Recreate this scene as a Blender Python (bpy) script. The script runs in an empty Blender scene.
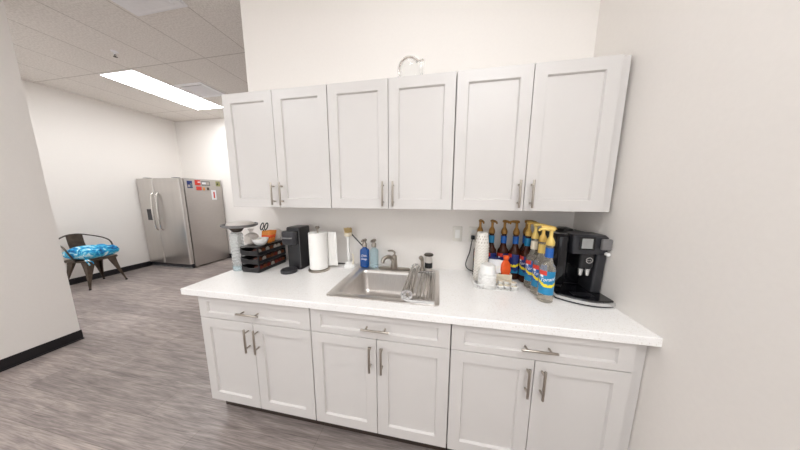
import bpy, bmesh, math, random
from math import pi, sin, cos, radians
from mathutils import Vector, Matrix
random.seed(7)
C = bpy.context.scene.collection
S = bpy.context.scene

# ---------------------------------------------------------------- camera, world, exposure
cam = bpy.data.objects.new('camera', bpy.data.cameras.new('camera'))
C.objects.link(cam)
cam.data.sensor_width = 36.0
cam.data.lens = 207.31 / 800 * 36
cam.data.clip_start = 0.02
cam.matrix_world = (Matrix.Translation((1.4565, -1.5965, 1.4858)) @ Matrix.Rotation(0.1809, 4, 'Z')
                    @ Matrix.Rotation(pi / 2 - 0.1417, 4, 'X') @ Matrix.Rotation(0.0028, 4, 'Z'))
S.camera = cam
world = bpy.data.worlds.new('world'); S.world = world
world.use_nodes = True
world.node_tree.nodes['Background'].inputs[0].default_value = (0.97, 0.985, 1.0, 1)
WORLD = 1.45
world.node_tree.nodes['Background'].inputs[1].default_value = WORLD
PANEL = 15.5; PANEL_DIM = 1.9
S.view_settings.view_transform = 'Standard'
S.view_settings.look = 'None'
S.view_settings.gamma = 1
S.view_settings.exposure = 0.08

# ---------------------------------------------------------------- materials
def lin(c):
    return tuple((v / 255 / 12.92) if v / 255 <= .04045 else ((v / 255 + .055) / 1.055) ** 2.4 for v in c) + (1,)
def mat(name, col, rough=.5, metal=0, var=0.04, scale=30, bump=0, stretch=(1, 1, 1), **kw):
    """procedural material: base colour with a slight noise variation, optional bump"""
    m = bpy.data.materials.new(name); m.use_nodes = True
    nt = m.node_tree; b = nt.nodes['Principled BSDF']
    b.inputs['Roughness'].default_value = rough
    b.inputs['Metallic'].default_value = metal
    for k, v in kw.items():
        b.inputs[k.replace('_', ' ')].default_value = v
    tc = nt.nodes.new('ShaderNodeTexCoord'); mp = nt.nodes.new('ShaderNodeMapping')
    mp.inputs['Scale'].default_value = stretch
    nz = nt.nodes.new('ShaderNodeTexNoise'); nz.inputs['Scale'].default_value = scale
    nz.inputs['Detail'].default_value = 4
    nt.links.new(tc.outputs['Object'], mp.inputs[0]); nt.links.new(mp.outputs[0], nz.inputs['Vector'])
    c = lin(col)
    r = nt.nodes.new('ShaderNodeValToRGB')
    r.color_ramp.elements[0].position = .3; r.color_ramp.elements[1].position = .7
    r.color_ramp.elements[0].color = tuple(x * (1 - var) for x in c[:3]) + (1,)
    r.color_ramp.elements[1].color = tuple(min(1, x * (1 + var)) for x in c[:3]) + (1,)
    nt.links.new(nz.outputs['Fac'], r.inputs[0]); nt.links.new(r.outputs[0], b.inputs['Base Color'])
    if bump:
        bp = nt.nodes.new('ShaderNodeBump'); bp.inputs['Strength'].default_value = bump
        bp.inputs['Distance'].default_value = .004
        nt.links.new(nz.outputs['Fac'], bp.inputs['Height']); nt.links.new(bp.outputs[0], b.inputs['Normal'])
    return m

def mat_floor():
    m = bpy.data.materials.new('vinyl_plank'); m.use_nodes = True
    nt = m.node_tree; b = nt.nodes['Principled BSDF']; N = nt.nodes.new; L = nt.links.new
    tc = N('ShaderNodeTexCoord')
    br = N('ShaderNodeTexBrick'); br.inputs['Scale'].default_value = 1
    br.inputs['Brick Width'].default_value = 1.22; br.inputs['Row Height'].default_value = .18
    br.inputs['Mortar Size'].default_value = .0012; br.inputs['Mortar Smooth'].default_value = .3
    br.offset = .37
    br.inputs['Color1'].default_value = lin((172, 162, 159)); br.inputs['Color2'].default_value = lin((150, 141, 139))
    br.inputs['Mortar'].default_value = lin((122, 112, 107)); br.inputs['Bias'].default_value = 0
    L(tc.outputs['Object'], br.inputs['Vector'])
    mp = N('ShaderNodeMapping'); mp.inputs['Scale'].default_value = (1.3, 14, 1)
    L(tc.outputs['Object'], mp.inputs[0])
    nz = N('ShaderNodeTexNoise'); nz.inputs['Scale'].default_value = 2.2; nz.inputs['Detail'].default_value = 8
    nz.inputs['Roughness'].default_value = .65; nz.inputs['Distortion'].default_value = .8
    L(mp.outputs[0], nz.inputs['Vector'])
    mp2 = N('ShaderNodeMapping'); mp2.inputs['Scale'].default_value = (2.2, 60, 1)
    L(tc.outputs['Object'], mp2.inputs[0])
    n2 = N('ShaderNodeTexNoise'); n2.inputs['Scale'].default_value = 3; n2.inputs['Detail'].default_value = 5
    L(mp2.outputs[0], n2.inputs['Vector'])
    r = N('ShaderNodeValToRGB'); r.color_ramp.elements[0].position = .3; r.color_ramp.elements[1].position = .72
    r.color_ramp.elements[0].color = (.58, .565, .56, 1); r.color_ramp.elements[1].color = (1.34, 1.32, 1.28, 1)
    L(nz.outputs['Fac'], r.inputs[0])
    r2 = N('ShaderNodeValToRGB'); r2.color_ramp.elements[0].position = .35; r2.color_ramp.elements[1].position = .65
    r2.color_ramp.elements[0].color = (.76, .75, .74, 1); r2.color_ramp.elements[1].color = (1.14, 1.13, 1.12, 1)
    L(n2.outputs['Fac'], r2.inputs[0])
    mx = N('ShaderNodeMix'); mx.data_type = 'RGBA'; mx.blend_type = 'MULTIPLY'; mx.inputs[0].default_value = 1
    L(br.outputs['Color'], mx.inputs[6]); L(r.outputs[0], mx.inputs[7])
    mx2 = N('ShaderNodeMix'); mx2.data_type = 'RGBA'; mx2.blend_type = 'MULTIPLY'; mx2.inputs[0].default_value = 1
    L(mx.outputs[2], mx2.inputs[6]); L(r2.outputs[0], mx2.inputs[7])
    L(mx2.outputs[2], b.inputs['Base Color'])
    b.inputs['Roughness'].default_value = .42
    bp = N('ShaderNodeBump'); bp.inputs['Strength'].default_value = .12; bp.inputs['Distance'].default_value = .002
    L(n2.outputs['Fac'], bp.inputs['Height']); L(bp.outputs[0], b.inputs['Normal'])
    return m

def mat_ceiling():
    m = bpy.data.materials.new('ceiling_tile'); m.use_nodes = True
    nt = m.node_tree; b = nt.nodes['Principled BSDF']; N = nt.nodes.new; L = nt.links.new
    tc = N('ShaderNodeTexCoord'); mp = N('ShaderNodeMapping')
    mp.inputs['Location'].default_value = (3.195 + .012, .5 + 1.22 * 4 + .012, 0)   # tile lines at x=-3.195+.61k, y=.72+1.22k
    L(tc.outputs['Object'], mp.inputs[0])
    br = N('ShaderNodeTexBrick'); br.inputs['Scale'].default_value = 1; br.offset = 0
    br.inputs['Brick Width'].default_value = .61; br.inputs['Row Height'].default_value = 1.22
    br.inputs['Mortar Size'].default_value = .006; br.inputs['Mortar Smooth'].default_value = .15
    br.inputs['Color1'].default_value = lin((240, 234, 228)); br.inputs['Color2'].default_value = lin((237, 231, 225))
    br.inputs['Mortar'].default_value = lin((205, 197, 190))
    L(mp.outputs[0], br.inputs['Vector'])
    nz = N('ShaderNodeTexNoise'); nz.inputs['Scale'].default_value = 70; nz.inputs['Detail'].default_value = 5
    L(tc.outputs['Object'], nz.inputs['Vector'])
    r = N('ShaderNodeValToRGB'); r.color_ramp.elements[0].position = .35; r.color_ramp.elements[1].position = .6
    r.color_ramp.elements[0].color = (.86, .85, .84, 1); r.color_ramp.elements[1].color = (1.02, 1.02, 1.02, 1)
    L(nz.outputs['Fac'], r.inputs[0])
    mx = N('ShaderNodeMix'); mx.data_type = 'RGBA'; mx.blend_type = 'MULTIPLY'; mx.inputs[0].default_value = 1
    L(br.outputs['Color'], mx.inputs[6]); L(r.outputs[0], mx.inputs[7]); L(mx.outputs[2], b.inputs['Base Color'])
    b.inputs['Roughness'].default_value = .95
    bp = N('ShaderNodeBump'); bp.inputs['Strength'].default_value = .35; bp.inputs['Distance'].default_value = .004
    inv = N('ShaderNodeMath'); inv.operation = 'MULTIPLY_ADD'; inv.inputs[1].default_value = -1.5; inv.inputs[2].default_value = 1
    L(br.outputs['Fac'], inv.inputs[0]); L(inv.outputs[0], bp.inputs['Height']); L(bp.outputs[0], b.inputs['Normal'])
    return m

def mat_quartz():
    m = mat('white_quartz', (240, 238, 236), .22, var=.02, scale=40)
    nt = m.node_tree; b = nt.nodes['Principled BSDF']; N = nt.nodes.new; L = nt.links.new
    tc = N('ShaderNodeTexCoord'); v = N('ShaderNodeTexVoronoi'); v.inputs['Scale'].default_value = 300
    L(tc.outputs['Object'], v.inputs['Vector'])
    r = N('ShaderNodeValToRGB'); r.color_ramp.elements[0].position = .03; r.color_ramp.elements[1].position = .12
    r.color_ramp.elements[0].color = lin((230, 225, 219)); r.color_ramp.elements[1].color = lin((245, 243, 241))
    sep = N('ShaderNodeSeparateColor'); L(v.outputs['Color'], sep.inputs[0])
    L(sep.outputs[0], r.inputs[0]); L(r.outputs[0], b.inputs['Base Color'])
    return m

def mat_tiedye():
    m = bpy.data.materials.new('blue_batik_fabric'); m.use_nodes = True
    nt = m.node_tree; b = nt.nodes['Principled BSDF']; N = nt.nodes.new; L = nt.links.new
    tc = N('ShaderNodeTexCoord'); nz = N('ShaderNodeTexNoise'); nz.inputs['Scale'].default_value = 11
    nz.inputs['Detail'].default_value = 7; nz.inputs['Distortion'].default_value = 1.2
    L(tc.outputs['Object'], nz.inputs['Vector'])
    r = N('ShaderNodeValToRGB'); e = r.color_ramp.elements
    e[0].position = .3; e[0].color = lin((20, 60, 105)); e[1].position = .66; e[1].color = lin((232, 244, 248))
    a = e.new(.42); a.color = lin((18, 130, 198)); a = e.new(.52); a.color = lin((50, 185, 225)); a = e.new(.57); a.color = lin((150, 212, 232))
    L(nz.outputs['Fac'], r.inputs[0]); L(r.outputs[0], b.inputs['Base Color']); b.inputs['Roughness'].default_value = .8
    return m

def emis(name, col, st):
    m = bpy.data.materials.new(name); m.use_nodes = True
    b = m.node_tree.nodes['Principled BSDF']
    b.inputs['Base Color'].default_value = (.9, .9, .9, 1)
    b.inputs['Emission Color'].default_value = col; b.inputs['Emission Strength'].default_value = st
    return m

M = {}
M['wall'] = mat('painted_wall', (241, 236, 231), .85, var=.008, scale=60, bump=.08)
M['wall_end'] = M['wall']
M['floor'] = mat_floor(); M['ceiling'] = mat_ceiling(); M['quartz'] = mat_quartz()
M['rubber'] = mat('black_rubber_base', (24, 22, 26), .45, var=.1)
M['white'] = mat('white_cabinet_paint', (210, 206, 203), .38, var=.006, scale=8)
M['cab_in'] = mat('cabinet_side_paint', (214, 211, 207), .45, var=.01)
M['nickel'] = mat('brushed_nickel', (176, 168, 158), .3, 1, var=.05, scale=60, stretch=(1, 1, 12))
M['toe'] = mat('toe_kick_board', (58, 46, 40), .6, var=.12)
M['steel'] = mat('stainless_steel', (214, 209, 203), .3, 1, var=.04, scale=25, stretch=(1, 12, 1))
M['sink_steel'] = mat('sink_steel', (222, 217, 213), .33, 1, var=.04, scale=25, stretch=(8, 1, 1))
M['dark_metal'] = mat('gunmetal', (92, 84, 78), .35, .9, var=.15, scale=14)
M['fridge'] = mat('fridge_steel', (206, 202, 198), .33, 1, var=.03, scale=12, stretch=(1, 1, .1))
M['fridge_side'] = mat('fridge_side_grey', (186, 180, 175), .42, .6, var=.03, scale=16, stretch=(1, 1, 6))
M['chrome'] = mat('chrome', (215, 212, 208), .14, 1, var=.02)
M['black'] = mat('black_plastic', (26, 26, 29), .32, var=.08)
M['black_gloss'] = mat('gloss_black_plastic', (14, 14, 18), .1, var=.08)
M['char'] = mat('charcoal_plastic', (44, 44, 48), .38, var=.06)
M['grey'] = mat('grey_plastic', (120, 118, 118), .4, var=.05)
M['screen'] = mat('grey_screen', (150, 150, 148), .2, var=.05)
M['silver'] = mat('silver_trim', (214, 214, 214), .24, .8, var=.02)
M['paper'] = mat('white_paper', (246, 244, 240), .9, var=.015, scale=120, bump=.15)
M['wplastic'] = mat('white_plastic', (240, 239, 236), .35, var=.01)
M['cream'] = mat('cream_plastic', (232, 222, 200), .5, var=.04)
M['bristle'] = mat('tan_bristle', (205, 180, 128), .8, var=.18, scale=160)
M['gold'] = mat('gold_pump_plastic', (214, 176, 92), .32, .25, var=.04)
M['gold_light'] = mat('pale_gold_pump_plastic', (226, 196, 112), .32, .2, var=.04)
M['gold_dark'] = mat('amber_pump_plastic', (158, 116, 56), .35, .3, var=.08)
M['blue'] = mat('blue_label_paper', (26, 92, 172), .45, var=.05)
M['cyan'] = mat('teal_label_paper', (24, 128, 176), .45, var=.05)
M['navy'] = mat('navy_label_paper', (28, 44, 110), .45, var=.08)
M['yellow'] = mat('yellow_label_paper', (240, 218, 40), .45, var=.03)
M['red'] = mat('red_label_paper', (214, 62, 48), .5, var=.05)
M['orange'] = mat('orange_pouch_film', (232, 92, 36), .4, var=.1, scale=40)
M['amber'] = mat('amber_wrap_film', (222, 140, 60), .4, var=.25, scale=30)
M['lwhite'] = mat('white_print', (244, 244, 246), .5, var=.01)
M['soap_blue'] = mat('blue_soap', (16, 72, 140), .18, var=.04)
M['copper'] = mat('copper_foil', (128, 74, 48), .35, .7, var=.1)
M['foil'] = mat('silver_foil', (184, 176, 168), .35, .6, var=.05)
M['redfoil'] = mat('red_foil', (120, 38, 26), .35, .4, var=.1)
M['podplastic'] = mat('brown_pod_plastic', (72, 36, 28), .4, var=.1)
M['vent'] = mat('vent_enamel', (244, 242, 244), .5, var=.02)
M['ventdark'] = mat('vent_backing_grey', (150, 144, 138), .6, var=.04)  # plain mid-grey of the panel behind the louvres
M['outlet'] = mat('outlet_plastic', (226, 222, 214), .4, var=.01)
M['cup_print'] = mat('printed_paper_cup', (238, 234, 226), .6, var=.02)
M['tan_print'] = mat('tan_cup_print', (142, 122, 100), .6, var=.05)
M['batik'] = mat_tiedye()
M['glass'] = mat('clear_glass', (252, 253, 253), .03, var=0, Transmission_Weight=1.0, IOR=1.2, Specular_IOR_Level=1.0)
M['thinplastic'] = mat('clear_plastic', (236, 240, 240), .18, var=.02, Transmission_Weight=.75, IOR=1.2)
M['bluetint'] = mat('pale_blue_plastic', (222, 242, 248), .08, var=.02, Transmission_Weight=.8, IOR=1.15)
M['syrup'] = mat('pale_syrup', (246, 240, 228), .05, var=.02, Transmission_Weight=.85, IOR=1.18)
M['darksyrup'] = mat('dark_syrup', (70, 34, 20), .08, var=.1, Transmission_Weight=.3, IOR=1.33)
M['film'] = mat('cloudy_film', (226, 220, 214), .3, var=.04, scale=50, Transmission_Weight=.4, IOR=1.1)
M['panel'] = emis('light_diffuser', (.955, .98, 1, 1), PANEL)
M['panel_dim'] = emis('dimmed_light_diffuser', (.955, .98, 1, 1), PANEL_DIM)
M['seatmetal'] = mat('weathered_gunmetal', (98, 87, 78), .38, .85, var=.25, scale=14)

# ---------------------------------------------------------------- mesh helpers
def nb(): return bmesh.new()
def box(bm, x0, x1, y0, y1, z0, z1, bev=0, seg=2):
    r = bmesh.ops.create_cube(bm, size=1)
    vs = r['verts']
    bmesh.ops.scale(bm, vec=(abs(x1 - x0), abs(y1 - y0), abs(z1 - z0)), verts=vs)
    bmesh.ops.translate(bm, vec=((x0 + x1) / 2, (y0 + y1) / 2, (z0 + z1) / 2), verts=vs)
    if bev:
        es = list({e for v in vs for e in v.link_edges})
        bmesh.ops.bevel(bm, geom=es, offset=bev, segments=seg, affect='EDGES', profile=.5)
def loft(bm, loops, cap0=True, cap1=True, closed=True):
    """loops: list of equally long point lists; bridged in order"""
    rows = [[bm.verts.new(p) for p in lp] for lp in loops]
    n = len(rows[0])
    for a, b in zip(rows, rows[1:]):
        for i in range(n if closed else n - 1):
            j = (i + 1) % n
            bm.faces.new((a[i], a[j], b[j], b[i]))
    if cap0: bm.faces.new(list(reversed(rows[0])))
    if cap1: bm.faces.new(rows[-1])
    return rows
def lathe(bm, prof, c=(0, 0, 0), seg=24, cap0=True, cap1=True, axis='z', sx=1, sy=1):
    loops = []
    for r, z in prof:
        lp = []
        for i in range(seg):
            a = 2 * pi * i / seg
            x, y = r * cos(a) * sx, r * sin(a) * sy
            if axis == 'z': p = (c[0] + x, c[1] + y, c[2] + z)
            elif axis == 'x': p = (c[0] + z, c[1] + x, c[2] + y)
            else: p = (c[0] + y, c[1] + z, c[2] + x)
            lp.append(p)
        loops.append(lp)
    loft(bm, loops, cap0, cap1)
def frames(pts):
    pts = [Vector(p) for p in pts]; out = []; up = None
    for i, p in enumerate(pts):
        t = (pts[min(i + 1, len(pts) - 1)] - pts[max(i - 1, 0)]).normalized()
        if up is None:
            up = Vector((0, 0, 1)) if abs(t.z) < .9 else Vector((1, 0, 0))
        s = t.cross(up).normalized(); up = s.cross(t).normalized()
        out.append((p, s, up))
    return out
def tube(bm, pts, r, seg=10, r1=None, flat=1.0):
    n = len(pts); loops = []
    for k, (p, s, u) in enumerate(frames(pts)):
        if isinstance(r, (list, tuple)): rr = r[k]
        else: rr = r if r1 is None else r + (r1 - r) * k / (n - 1)
        loops.append([tuple(p + s * rr * cos(2 * pi * i / seg) + u * rr * flat * sin(2 * pi * i / seg)) for i in range(seg)])
    loft(bm, loops)
def bez(pts, n=24):
    """Catmull-Rom through points"""
    P = [Vector(p) for p in pts]; P = [P[0] * 2 - P[1]] + P + [P[-1] * 2 - P[-2]]
    out = []; m = len(P) - 3
    for k in range(n + 1):
        t = k / n * m; i = min(int(t), m - 1); t -= i
        a, b, c, d = P[i:i + 4]
        out.append(.5 * ((2 * b) + (c - a) * t + (2 * a - 5 * b + 4 * c - d) * t * t + (3 * b - a - 3 * c + d) * t ** 3))
    return out
def rrect(x0, x1, y0, y1, r, z, n=6):
    pts = []
    for cx, cy, a0 in ((x1 - r, y1 - r, 0), (x0 + r, y1 - r, 90), (x0 + r, y0 + r, 180), (x1 - r, y0 + r, 270)):
        for k in range(n + 1):
            a = radians(a0 + 90 * k / n); pts.append((cx + r * cos(a), cy + r * sin(a), z))
    return pts
def prism(bm, poly, axis, a, b, bev=0):
    """polygon of 2-D points extruded along an axis ('x': points are (y,z); 'y': (x,z); 'z': (x,y))"""
    f = {'x': lambda p, t: (t, p[0], p[1]), 'y': lambda p, t: (p[0], t, p[1]), 'z': lambda p, t: (p[0], p[1], t)}[axis]
    rows = loft(bm, [[f(p, a) for p in poly], [f(p, b) for p in poly]])
    if bev:
        es = {e for r in rows for v in r for e in v.link_edges}
        bmesh.ops.bevel(bm, geom=list(es), offset=bev, segments=2, affect='EDGES', profile=.5)
def obj(name, bm, m, parent=None, smooth=True, kind=None, label=None, ang=35):
    bmesh.ops.recalc_face_normals(bm, faces=bm.faces)
    me = bpy.data.meshes.new(name); bm.to_mesh(me); bm.free()
    for mm in (m if isinstance(m, list) else [m]): me.materials.append(mm)
    if smooth:
        for p in me.polygons: p.use_smooth = True
        try: me.set_sharp_from_angle(angle=radians(ang))
        except Exception: pass
    o = bpy.data.objects.new(name, me); C.objects.link(o)
    if parent: o.parent = parent
    if kind: o['kind'] = kind
    if label: o['label'] = label
    return o
def tag(o, label, cat, group=None):
    o['label'] = label; o['category'] = cat
    if group: o['group'] = group
    return o
def thing(name, label, cat, loc=(0, 0, 0), rotz=0, group=None):
    o = bpy.data.objects.new(name, None); C.objects.link(o)
    o.empty_display_size = .05
    o.location = loc; o.rotation_euler = (0, 0, rotz)
    return tag(o, label, cat, group)
def copy_tree(o, parent=None):
    c = o.copy(); C.objects.link(c)
    if parent is not None: c.parent = parent
    for ch in list(o.children): copy_tree(ch, c)
    return c
def struct(name, bm, m):
    return obj(name, bm, m, kind='structure', smooth=False)
def text(name, s, size, m, parent, xf, shear=0, ext=.0004):
    """lettering mesh; xf maps local (x, y, depth) to 3-D"""
    cu = bpy.data.curves.new(name, 'FONT'); cu.body = s; cu.size = size; cu.extrude = ext; cu.shear = shear
    cu.align_x = 'CENTER'; cu.align_y = 'CENTER'; cu.resolution_u = 3
    t = bpy.data.objects.new(name, cu)
    me = bpy.data.meshes.new_from_object(t)
    bpy.data.objects.remove(t)
    for v in me.vertices: v.co = xf(*v.co)
    me.materials.clear(); me.materials.append(m)
    me.name = name
    o = bpy.data.objects.new(name, me); C.objects.link(o); o.parent = parent
    return o

# ---------------------------------------------------------------- room shell
RX = 2.37; CH = 3.13; XL = -4.5; YB = 2.4; YR = -5.0
b = nb(); box(b, XL - .15, RX + .15, YR, YB + .15, -.1, 0); struct('floor', b, M['floor'])
b = nb(); box(b, XL - .15, RX + .15, YR, YB + .15, CH, CH + .1); struct('ceiling', b, M['ceiling'])
b = nb(); box(b, -.114, RX, 0, .15, 0, CH); struct('wall_back', b, M['wall'])
b = nb(); box(b, RX, RX + .15, YR, YB, 0, CH); struct('wall_right', b, M['wall'])
b = nb(); box(b, -2.3, -2.15, YR, -.255, 0, CH); struct('wall_left', b, M['wall'])
b = nb(); box(b, XL - .15, XL, YR, YB, 0, CH); struct('wall_far_left', b, M['wall'])
b = nb(); box(b, XL - .15, RX + .15, YB, YB + .15, 0, CH); struct('wall_far', b, M['wall'])
def baseboard(name, segs):
    b = nb()
    for s in segs: box(b, *s, 0, .1, .003, 1)
    for s in segs:                       # cove toe
        if s[1] - s[0] < s[3] - s[2]: box(b, s[0], s[1] + .012, s[2], s[3] + .001, 0, .012, .004, 2)
        else: box(b, s[0], s[1], s[2] - .012, s[3], 0, .012, .004, 2)
    struct(name, b, M['rubber'])
baseboard('baseboard_left', [(-2.15, -2.142, YR, -.247)])
baseboard('baseboard_far_left', [(XL, XL + .008, YR, YB - .008)])
baseboard('baseboard_far', [(XL, -.2, YB - .008, YB)])

# ---------------------------------------------------------------- ceiling fixtures
def ceiling_panel(x, y, label, first=None):
    if first is None:
        t = thing('ceiling_light', label, 'ceiling light', (x, y, CH), 0, 'recessed ceiling light panels')
        b = nb(); box(b, -.298, .298, -.598, .598, -.004, -.001); obj('diffuser', b, M['panel'], t)
        b = nb()
        for s in ((-.305, -.2985, -.605, .605), (.2985, .305, -.605, .605)): box(b, *s, -.008, -.0005)
        for s in ((-.2985, .2985, -.605, -.5985), (-.2985, .2985, .5985, .605)): box(b, *s, -.008, -.0005)
        obj('frame', b, M['vent'], t)
    else:
        t = copy_tree(first); t.location = (x, y, CH); t['label'] = label
    return t
GX = lambda k: -3.195 + .61 * k + .305
p0 = ceiling_panel(GX(0), 1.33, 'long white ceiling light panel glowing above the fridge end of the room')
for k, y, lb in ((7, -1.11, 'ceiling light panel above the sink, over the camera'),
                 (3, -2.33, 'ceiling light panel behind the camera, nearer the left wall'),
                 (8, -2.33, 'added ceiling light panel behind the camera, nearer the right wall'),  # unseen panel, added to brighten the right wall
                 (-1, -1.11, 'added unseen ceiling light panel behind the left wall')):  # out of view, added for more light in the left room
    p = ceiling_panel(GX(k), y, lb, p0)
    if y == -1.11 and k == 7:                      # this fixture is dimmed
        for ch in p.children:
            if ch.name.startswith('diffuser'):
                ch.data = ch.data.copy(); ch.data.materials[0] = M['panel_dim']

t = thing('air_diffuser', 'large square white ceiling air diffuser at the top edge of the picture', 'air vent', (-1.03, -.19, CH))
b = nb(); loft(b, [rrect(-.29, .29, -.29, .29, .01, -.0005, 2), rrect(-.29, .29, -.29, .29, .01, -.014, 2)]); obj('flange', b, M['vent'], t)
for w, w2, z0, z in ((.27, .235, -.0145, -.034), (.225, .15, -.0345, -.052), (.14, .07, -.0525, -.066)):
    b = nb(); loft(b, [rrect(-w2, w2, -w2, w2, .01, z0, 2), rrect(-w, w, -w, w, .01, z0 - .003, 2), rrect(-w, w, -w, w, .01, z0 - .007, 2), rrect(-w2, w2, -w2, w2, .01, z, 2)])
    obj('cone', b, M['vent'], t, smooth=False)
t = thing('return_vent', 'small rectangular ceiling vent beside the glowing light panel', 'air vent', (-2.29, 1.33, CH))
b = nb()
for s in ((-.26, .26, -.2, -.15), (-.26, .26, .15, .2), (-.26, -.21, -.15, .15), (.21, .26, -.15, .15)): box(b, *s, -.012, -.0005, .002, 1)
obj('frame', b, M['vent'], t)
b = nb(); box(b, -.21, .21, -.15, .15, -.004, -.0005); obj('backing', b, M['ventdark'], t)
b = nb()
for k in range(9): 
    y = -.13 + k * .0325
    prism(b, [(y, -.005), (y + .02, -.012), (y + .021, -.011), (y + .001, -.0045)], 'x', -.21, .21)
obj('louvres', b, M['vent'], t)
t = thing('fire_sprinkler', 'small dark sprinkler head hanging from the ceiling tiles', 'sprinkler', (-2.28, .424, CH))
b = nb(); lathe(b, [(.03, -.0005), (.03, -.006), (.012, -.012), (.01, -.03)], seg=16); obj('escutcheon', b, M['vent'], t)
b = nb(); tube(b, [(0.008, 0, -.03), (.012, 0, -.045), (0, 0, -.058), (-.012, 0, -.045), (-.008, 0, -.03)], .003, 6); lathe(b, [(.018, -.058), (.018, -.061)], seg=12)
obj('deflector', b, M['dark_metal'], t)

# ---------------------------------------------------------------- kitchen cabinets
W = .7688; ZUB = 1.4012; ZUT = 2.1537; DU = -.336; DB = -.63; ZB = .1357; ZG = .7263
def shaker(bm, x0, x1, z0, z1, yf, rail, stile, th=.019, rec=.011):
    """frame-and-panel front, face at y=yf, body behind it"""
    o = lambda x, z, y: (x, y, z)
    def ring(a, y):
        sx, sz = a
        return [o(x0 + sx, z0 + sz, y), o(x1 - sx, z0 + sz, y), o(x1 - sx, z1 - sz, y), o(x0 + sx, z1 - sz, y)]
    e = .0012
    loft(bm, [ring((0, 0), yf + th), ring((0, 0), yf + e), ring((e, e), yf), ring((stile, rail), yf),
              ring((stile + .005, rail + .005), yf + rec), ])
def pull(parent, x, z, yf, vertical, L=.15, P=.1):
    b = nb()
    yb = yf - .032
    if vertical:
        lathe(b, [(.0055, -L / 2), (.006, -L / 2 + .001), (.006, L / 2 - .001), (.0055, L / 2)], (x, yb, z), 12)
        for s in (-1, 1): lathe(b, [(.005, 0), (.005, .030)], (x, yb, z + s * P / 2), 10, axis='y')
    else:
        lathe(b, [(.0055, -L / 2), (.006, -L / 2 + .001), (.006, L / 2 - .001), (.0055, L / 2)], (x, yb, z), 12, axis='x')
        for s in (-1, 1): lathe(b, [(.005, 0), (.005, .030)], (x + s * P / 2, yb, z), 10, axis='y')
    obj('handle', b, M['nickel'], parent)
names_u = ['white wall cabinet at the left end, above the coffee pod trays',
           'middle white wall cabinet above the sink, under the glass jar',
           'white wall cabinet at the right end, above the syrup bottles']
names_b = ['white base cabinet at the left end, nearest the open floor',
           'middle white base cabinet below the sink',
           'white base cabinet at the right end, beside the right wall']
G = .0018
for k in range(3):
    x0 = k * W; gl = .003
    t = thing('wall_cabinet', names_u[k], 'cabinet', (x0, 0, ZUB), 0, 'white wall cabinets')
    H = ZUT - ZUB
    b = nb(); box(b, .0015, W - .0015, DU + .0215, -.001, .0, H); obj('body', b, M['cab_in'], t, smooth=False)
    for s in (0, 1):
        a0 = gl if s == 0 else W / 2 + G; a1 = W / 2 - G if s == 0 else W - gl
        b = nb(); shaker(b, a0, a1, .001, H - .001, DU, .06, .06)
        d = obj('door', b, M['white'], t, smooth=False)
        pull(d, W / 2 - .032 if s == 0 else W / 2 + .032, .094, DU, True)
    if k == 2:
        b = nb(); box(b, W + .007, W + .046, DU + .024, -.001, 0, H + .004); obj('filler_strip', b, M['white'], t, smooth=False)
    t = thing('base_cabinet', names_b[k], 'cabinet', (x0, 0, 0), 0, 'white base cabinets')
    b = nb()
    box(b, .0015, .0175, DB + .0215, -.002, ZB, .875); box(b, W - .0175, W - .0015, DB + .0215, -.002, ZB, .875)
    box(b, .0175, W - .0175, DB + .0215, -.002, ZB, ZB + .016); box(b, .0175, W - .0175, -.012, -.002, ZB + .016, .875)
    box(b, .0175, W - .0175, DB + .0215, DB + .032, ZG - .02, ZG + .02); box(b, .0175, W - .0175, DB + .0215, DB + .032, .86, .875)
    box(b, W / 2 - .02, W / 2 + .02, DB + .0215, DB + .032, ZB + .016, ZG - .02)
    obj('body', b, M['cab_in'], t, smooth=False)
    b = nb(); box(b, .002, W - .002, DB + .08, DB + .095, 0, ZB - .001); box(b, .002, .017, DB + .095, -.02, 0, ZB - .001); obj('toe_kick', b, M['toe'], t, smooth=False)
    b = nb(); shaker(b, gl, W - gl, ZG + .002, .868, DB, .034, .06)
    d = obj('drawer', b, M['white'], t, smooth=False); pull(d, W / 2, .795, DB, False)
    for s in (0, 1):
        a0 = gl if s == 0 else W / 2 + G; a1 = W / 2 - G if s == 0 else W - gl
        b = nb(); shaker(b, a0, a1, ZB + .001, ZG - .002, DB, .06, .06)
        d = obj('door', b, M['white'], t, smooth=False)
        pull(d, W / 2 - .032 if s == 0 else W / 2 + .032, ZG - .1, DB, True)
    if k == 2:
        b = nb(); box(b, W + .009, W + .060, DB + .030, -.002, .0, .875); obj('filler_strip', b, M['white'], t, smooth=False)

# countertop with the sink cut-out
CT = .914; CX0 = -.092; CY0 = -.65; SX0, SX1, SY0, SY1 = .832, 1.478, -.575, -.045
def slab(bm, o, i, z0, z1):
    R = lambda q, z: [(q[0], q[2], z), (q[1], q[2], z), (q[1], q[3], z), (q[0], q[3], z)]
    oo = (o[0] + .003, o[1], o[2] + .003, o[3])
    rows = loft(bm, [R(i, z0), R(o, z0), R(o, z1 - .003), R(oo, z1), R(i, z1)], False, False)
    a, c = rows[0], rows[-1]
    for k in range(4):
        j = (k + 1) % 4; bm.faces.new((c[k], c[j], a[j], a[k]))
b = nb(); slab(b, (CX0, RX - .001, CY0, -.001), (SX0 + .02, SX1 - .02, SY0 + .02, SY1 - .02), .876, CT)
tag(obj('countertop', b, M['quartz'], smooth=False), 'long white speckled quartz countertop over the base cabinets', 'countertop')

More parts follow.
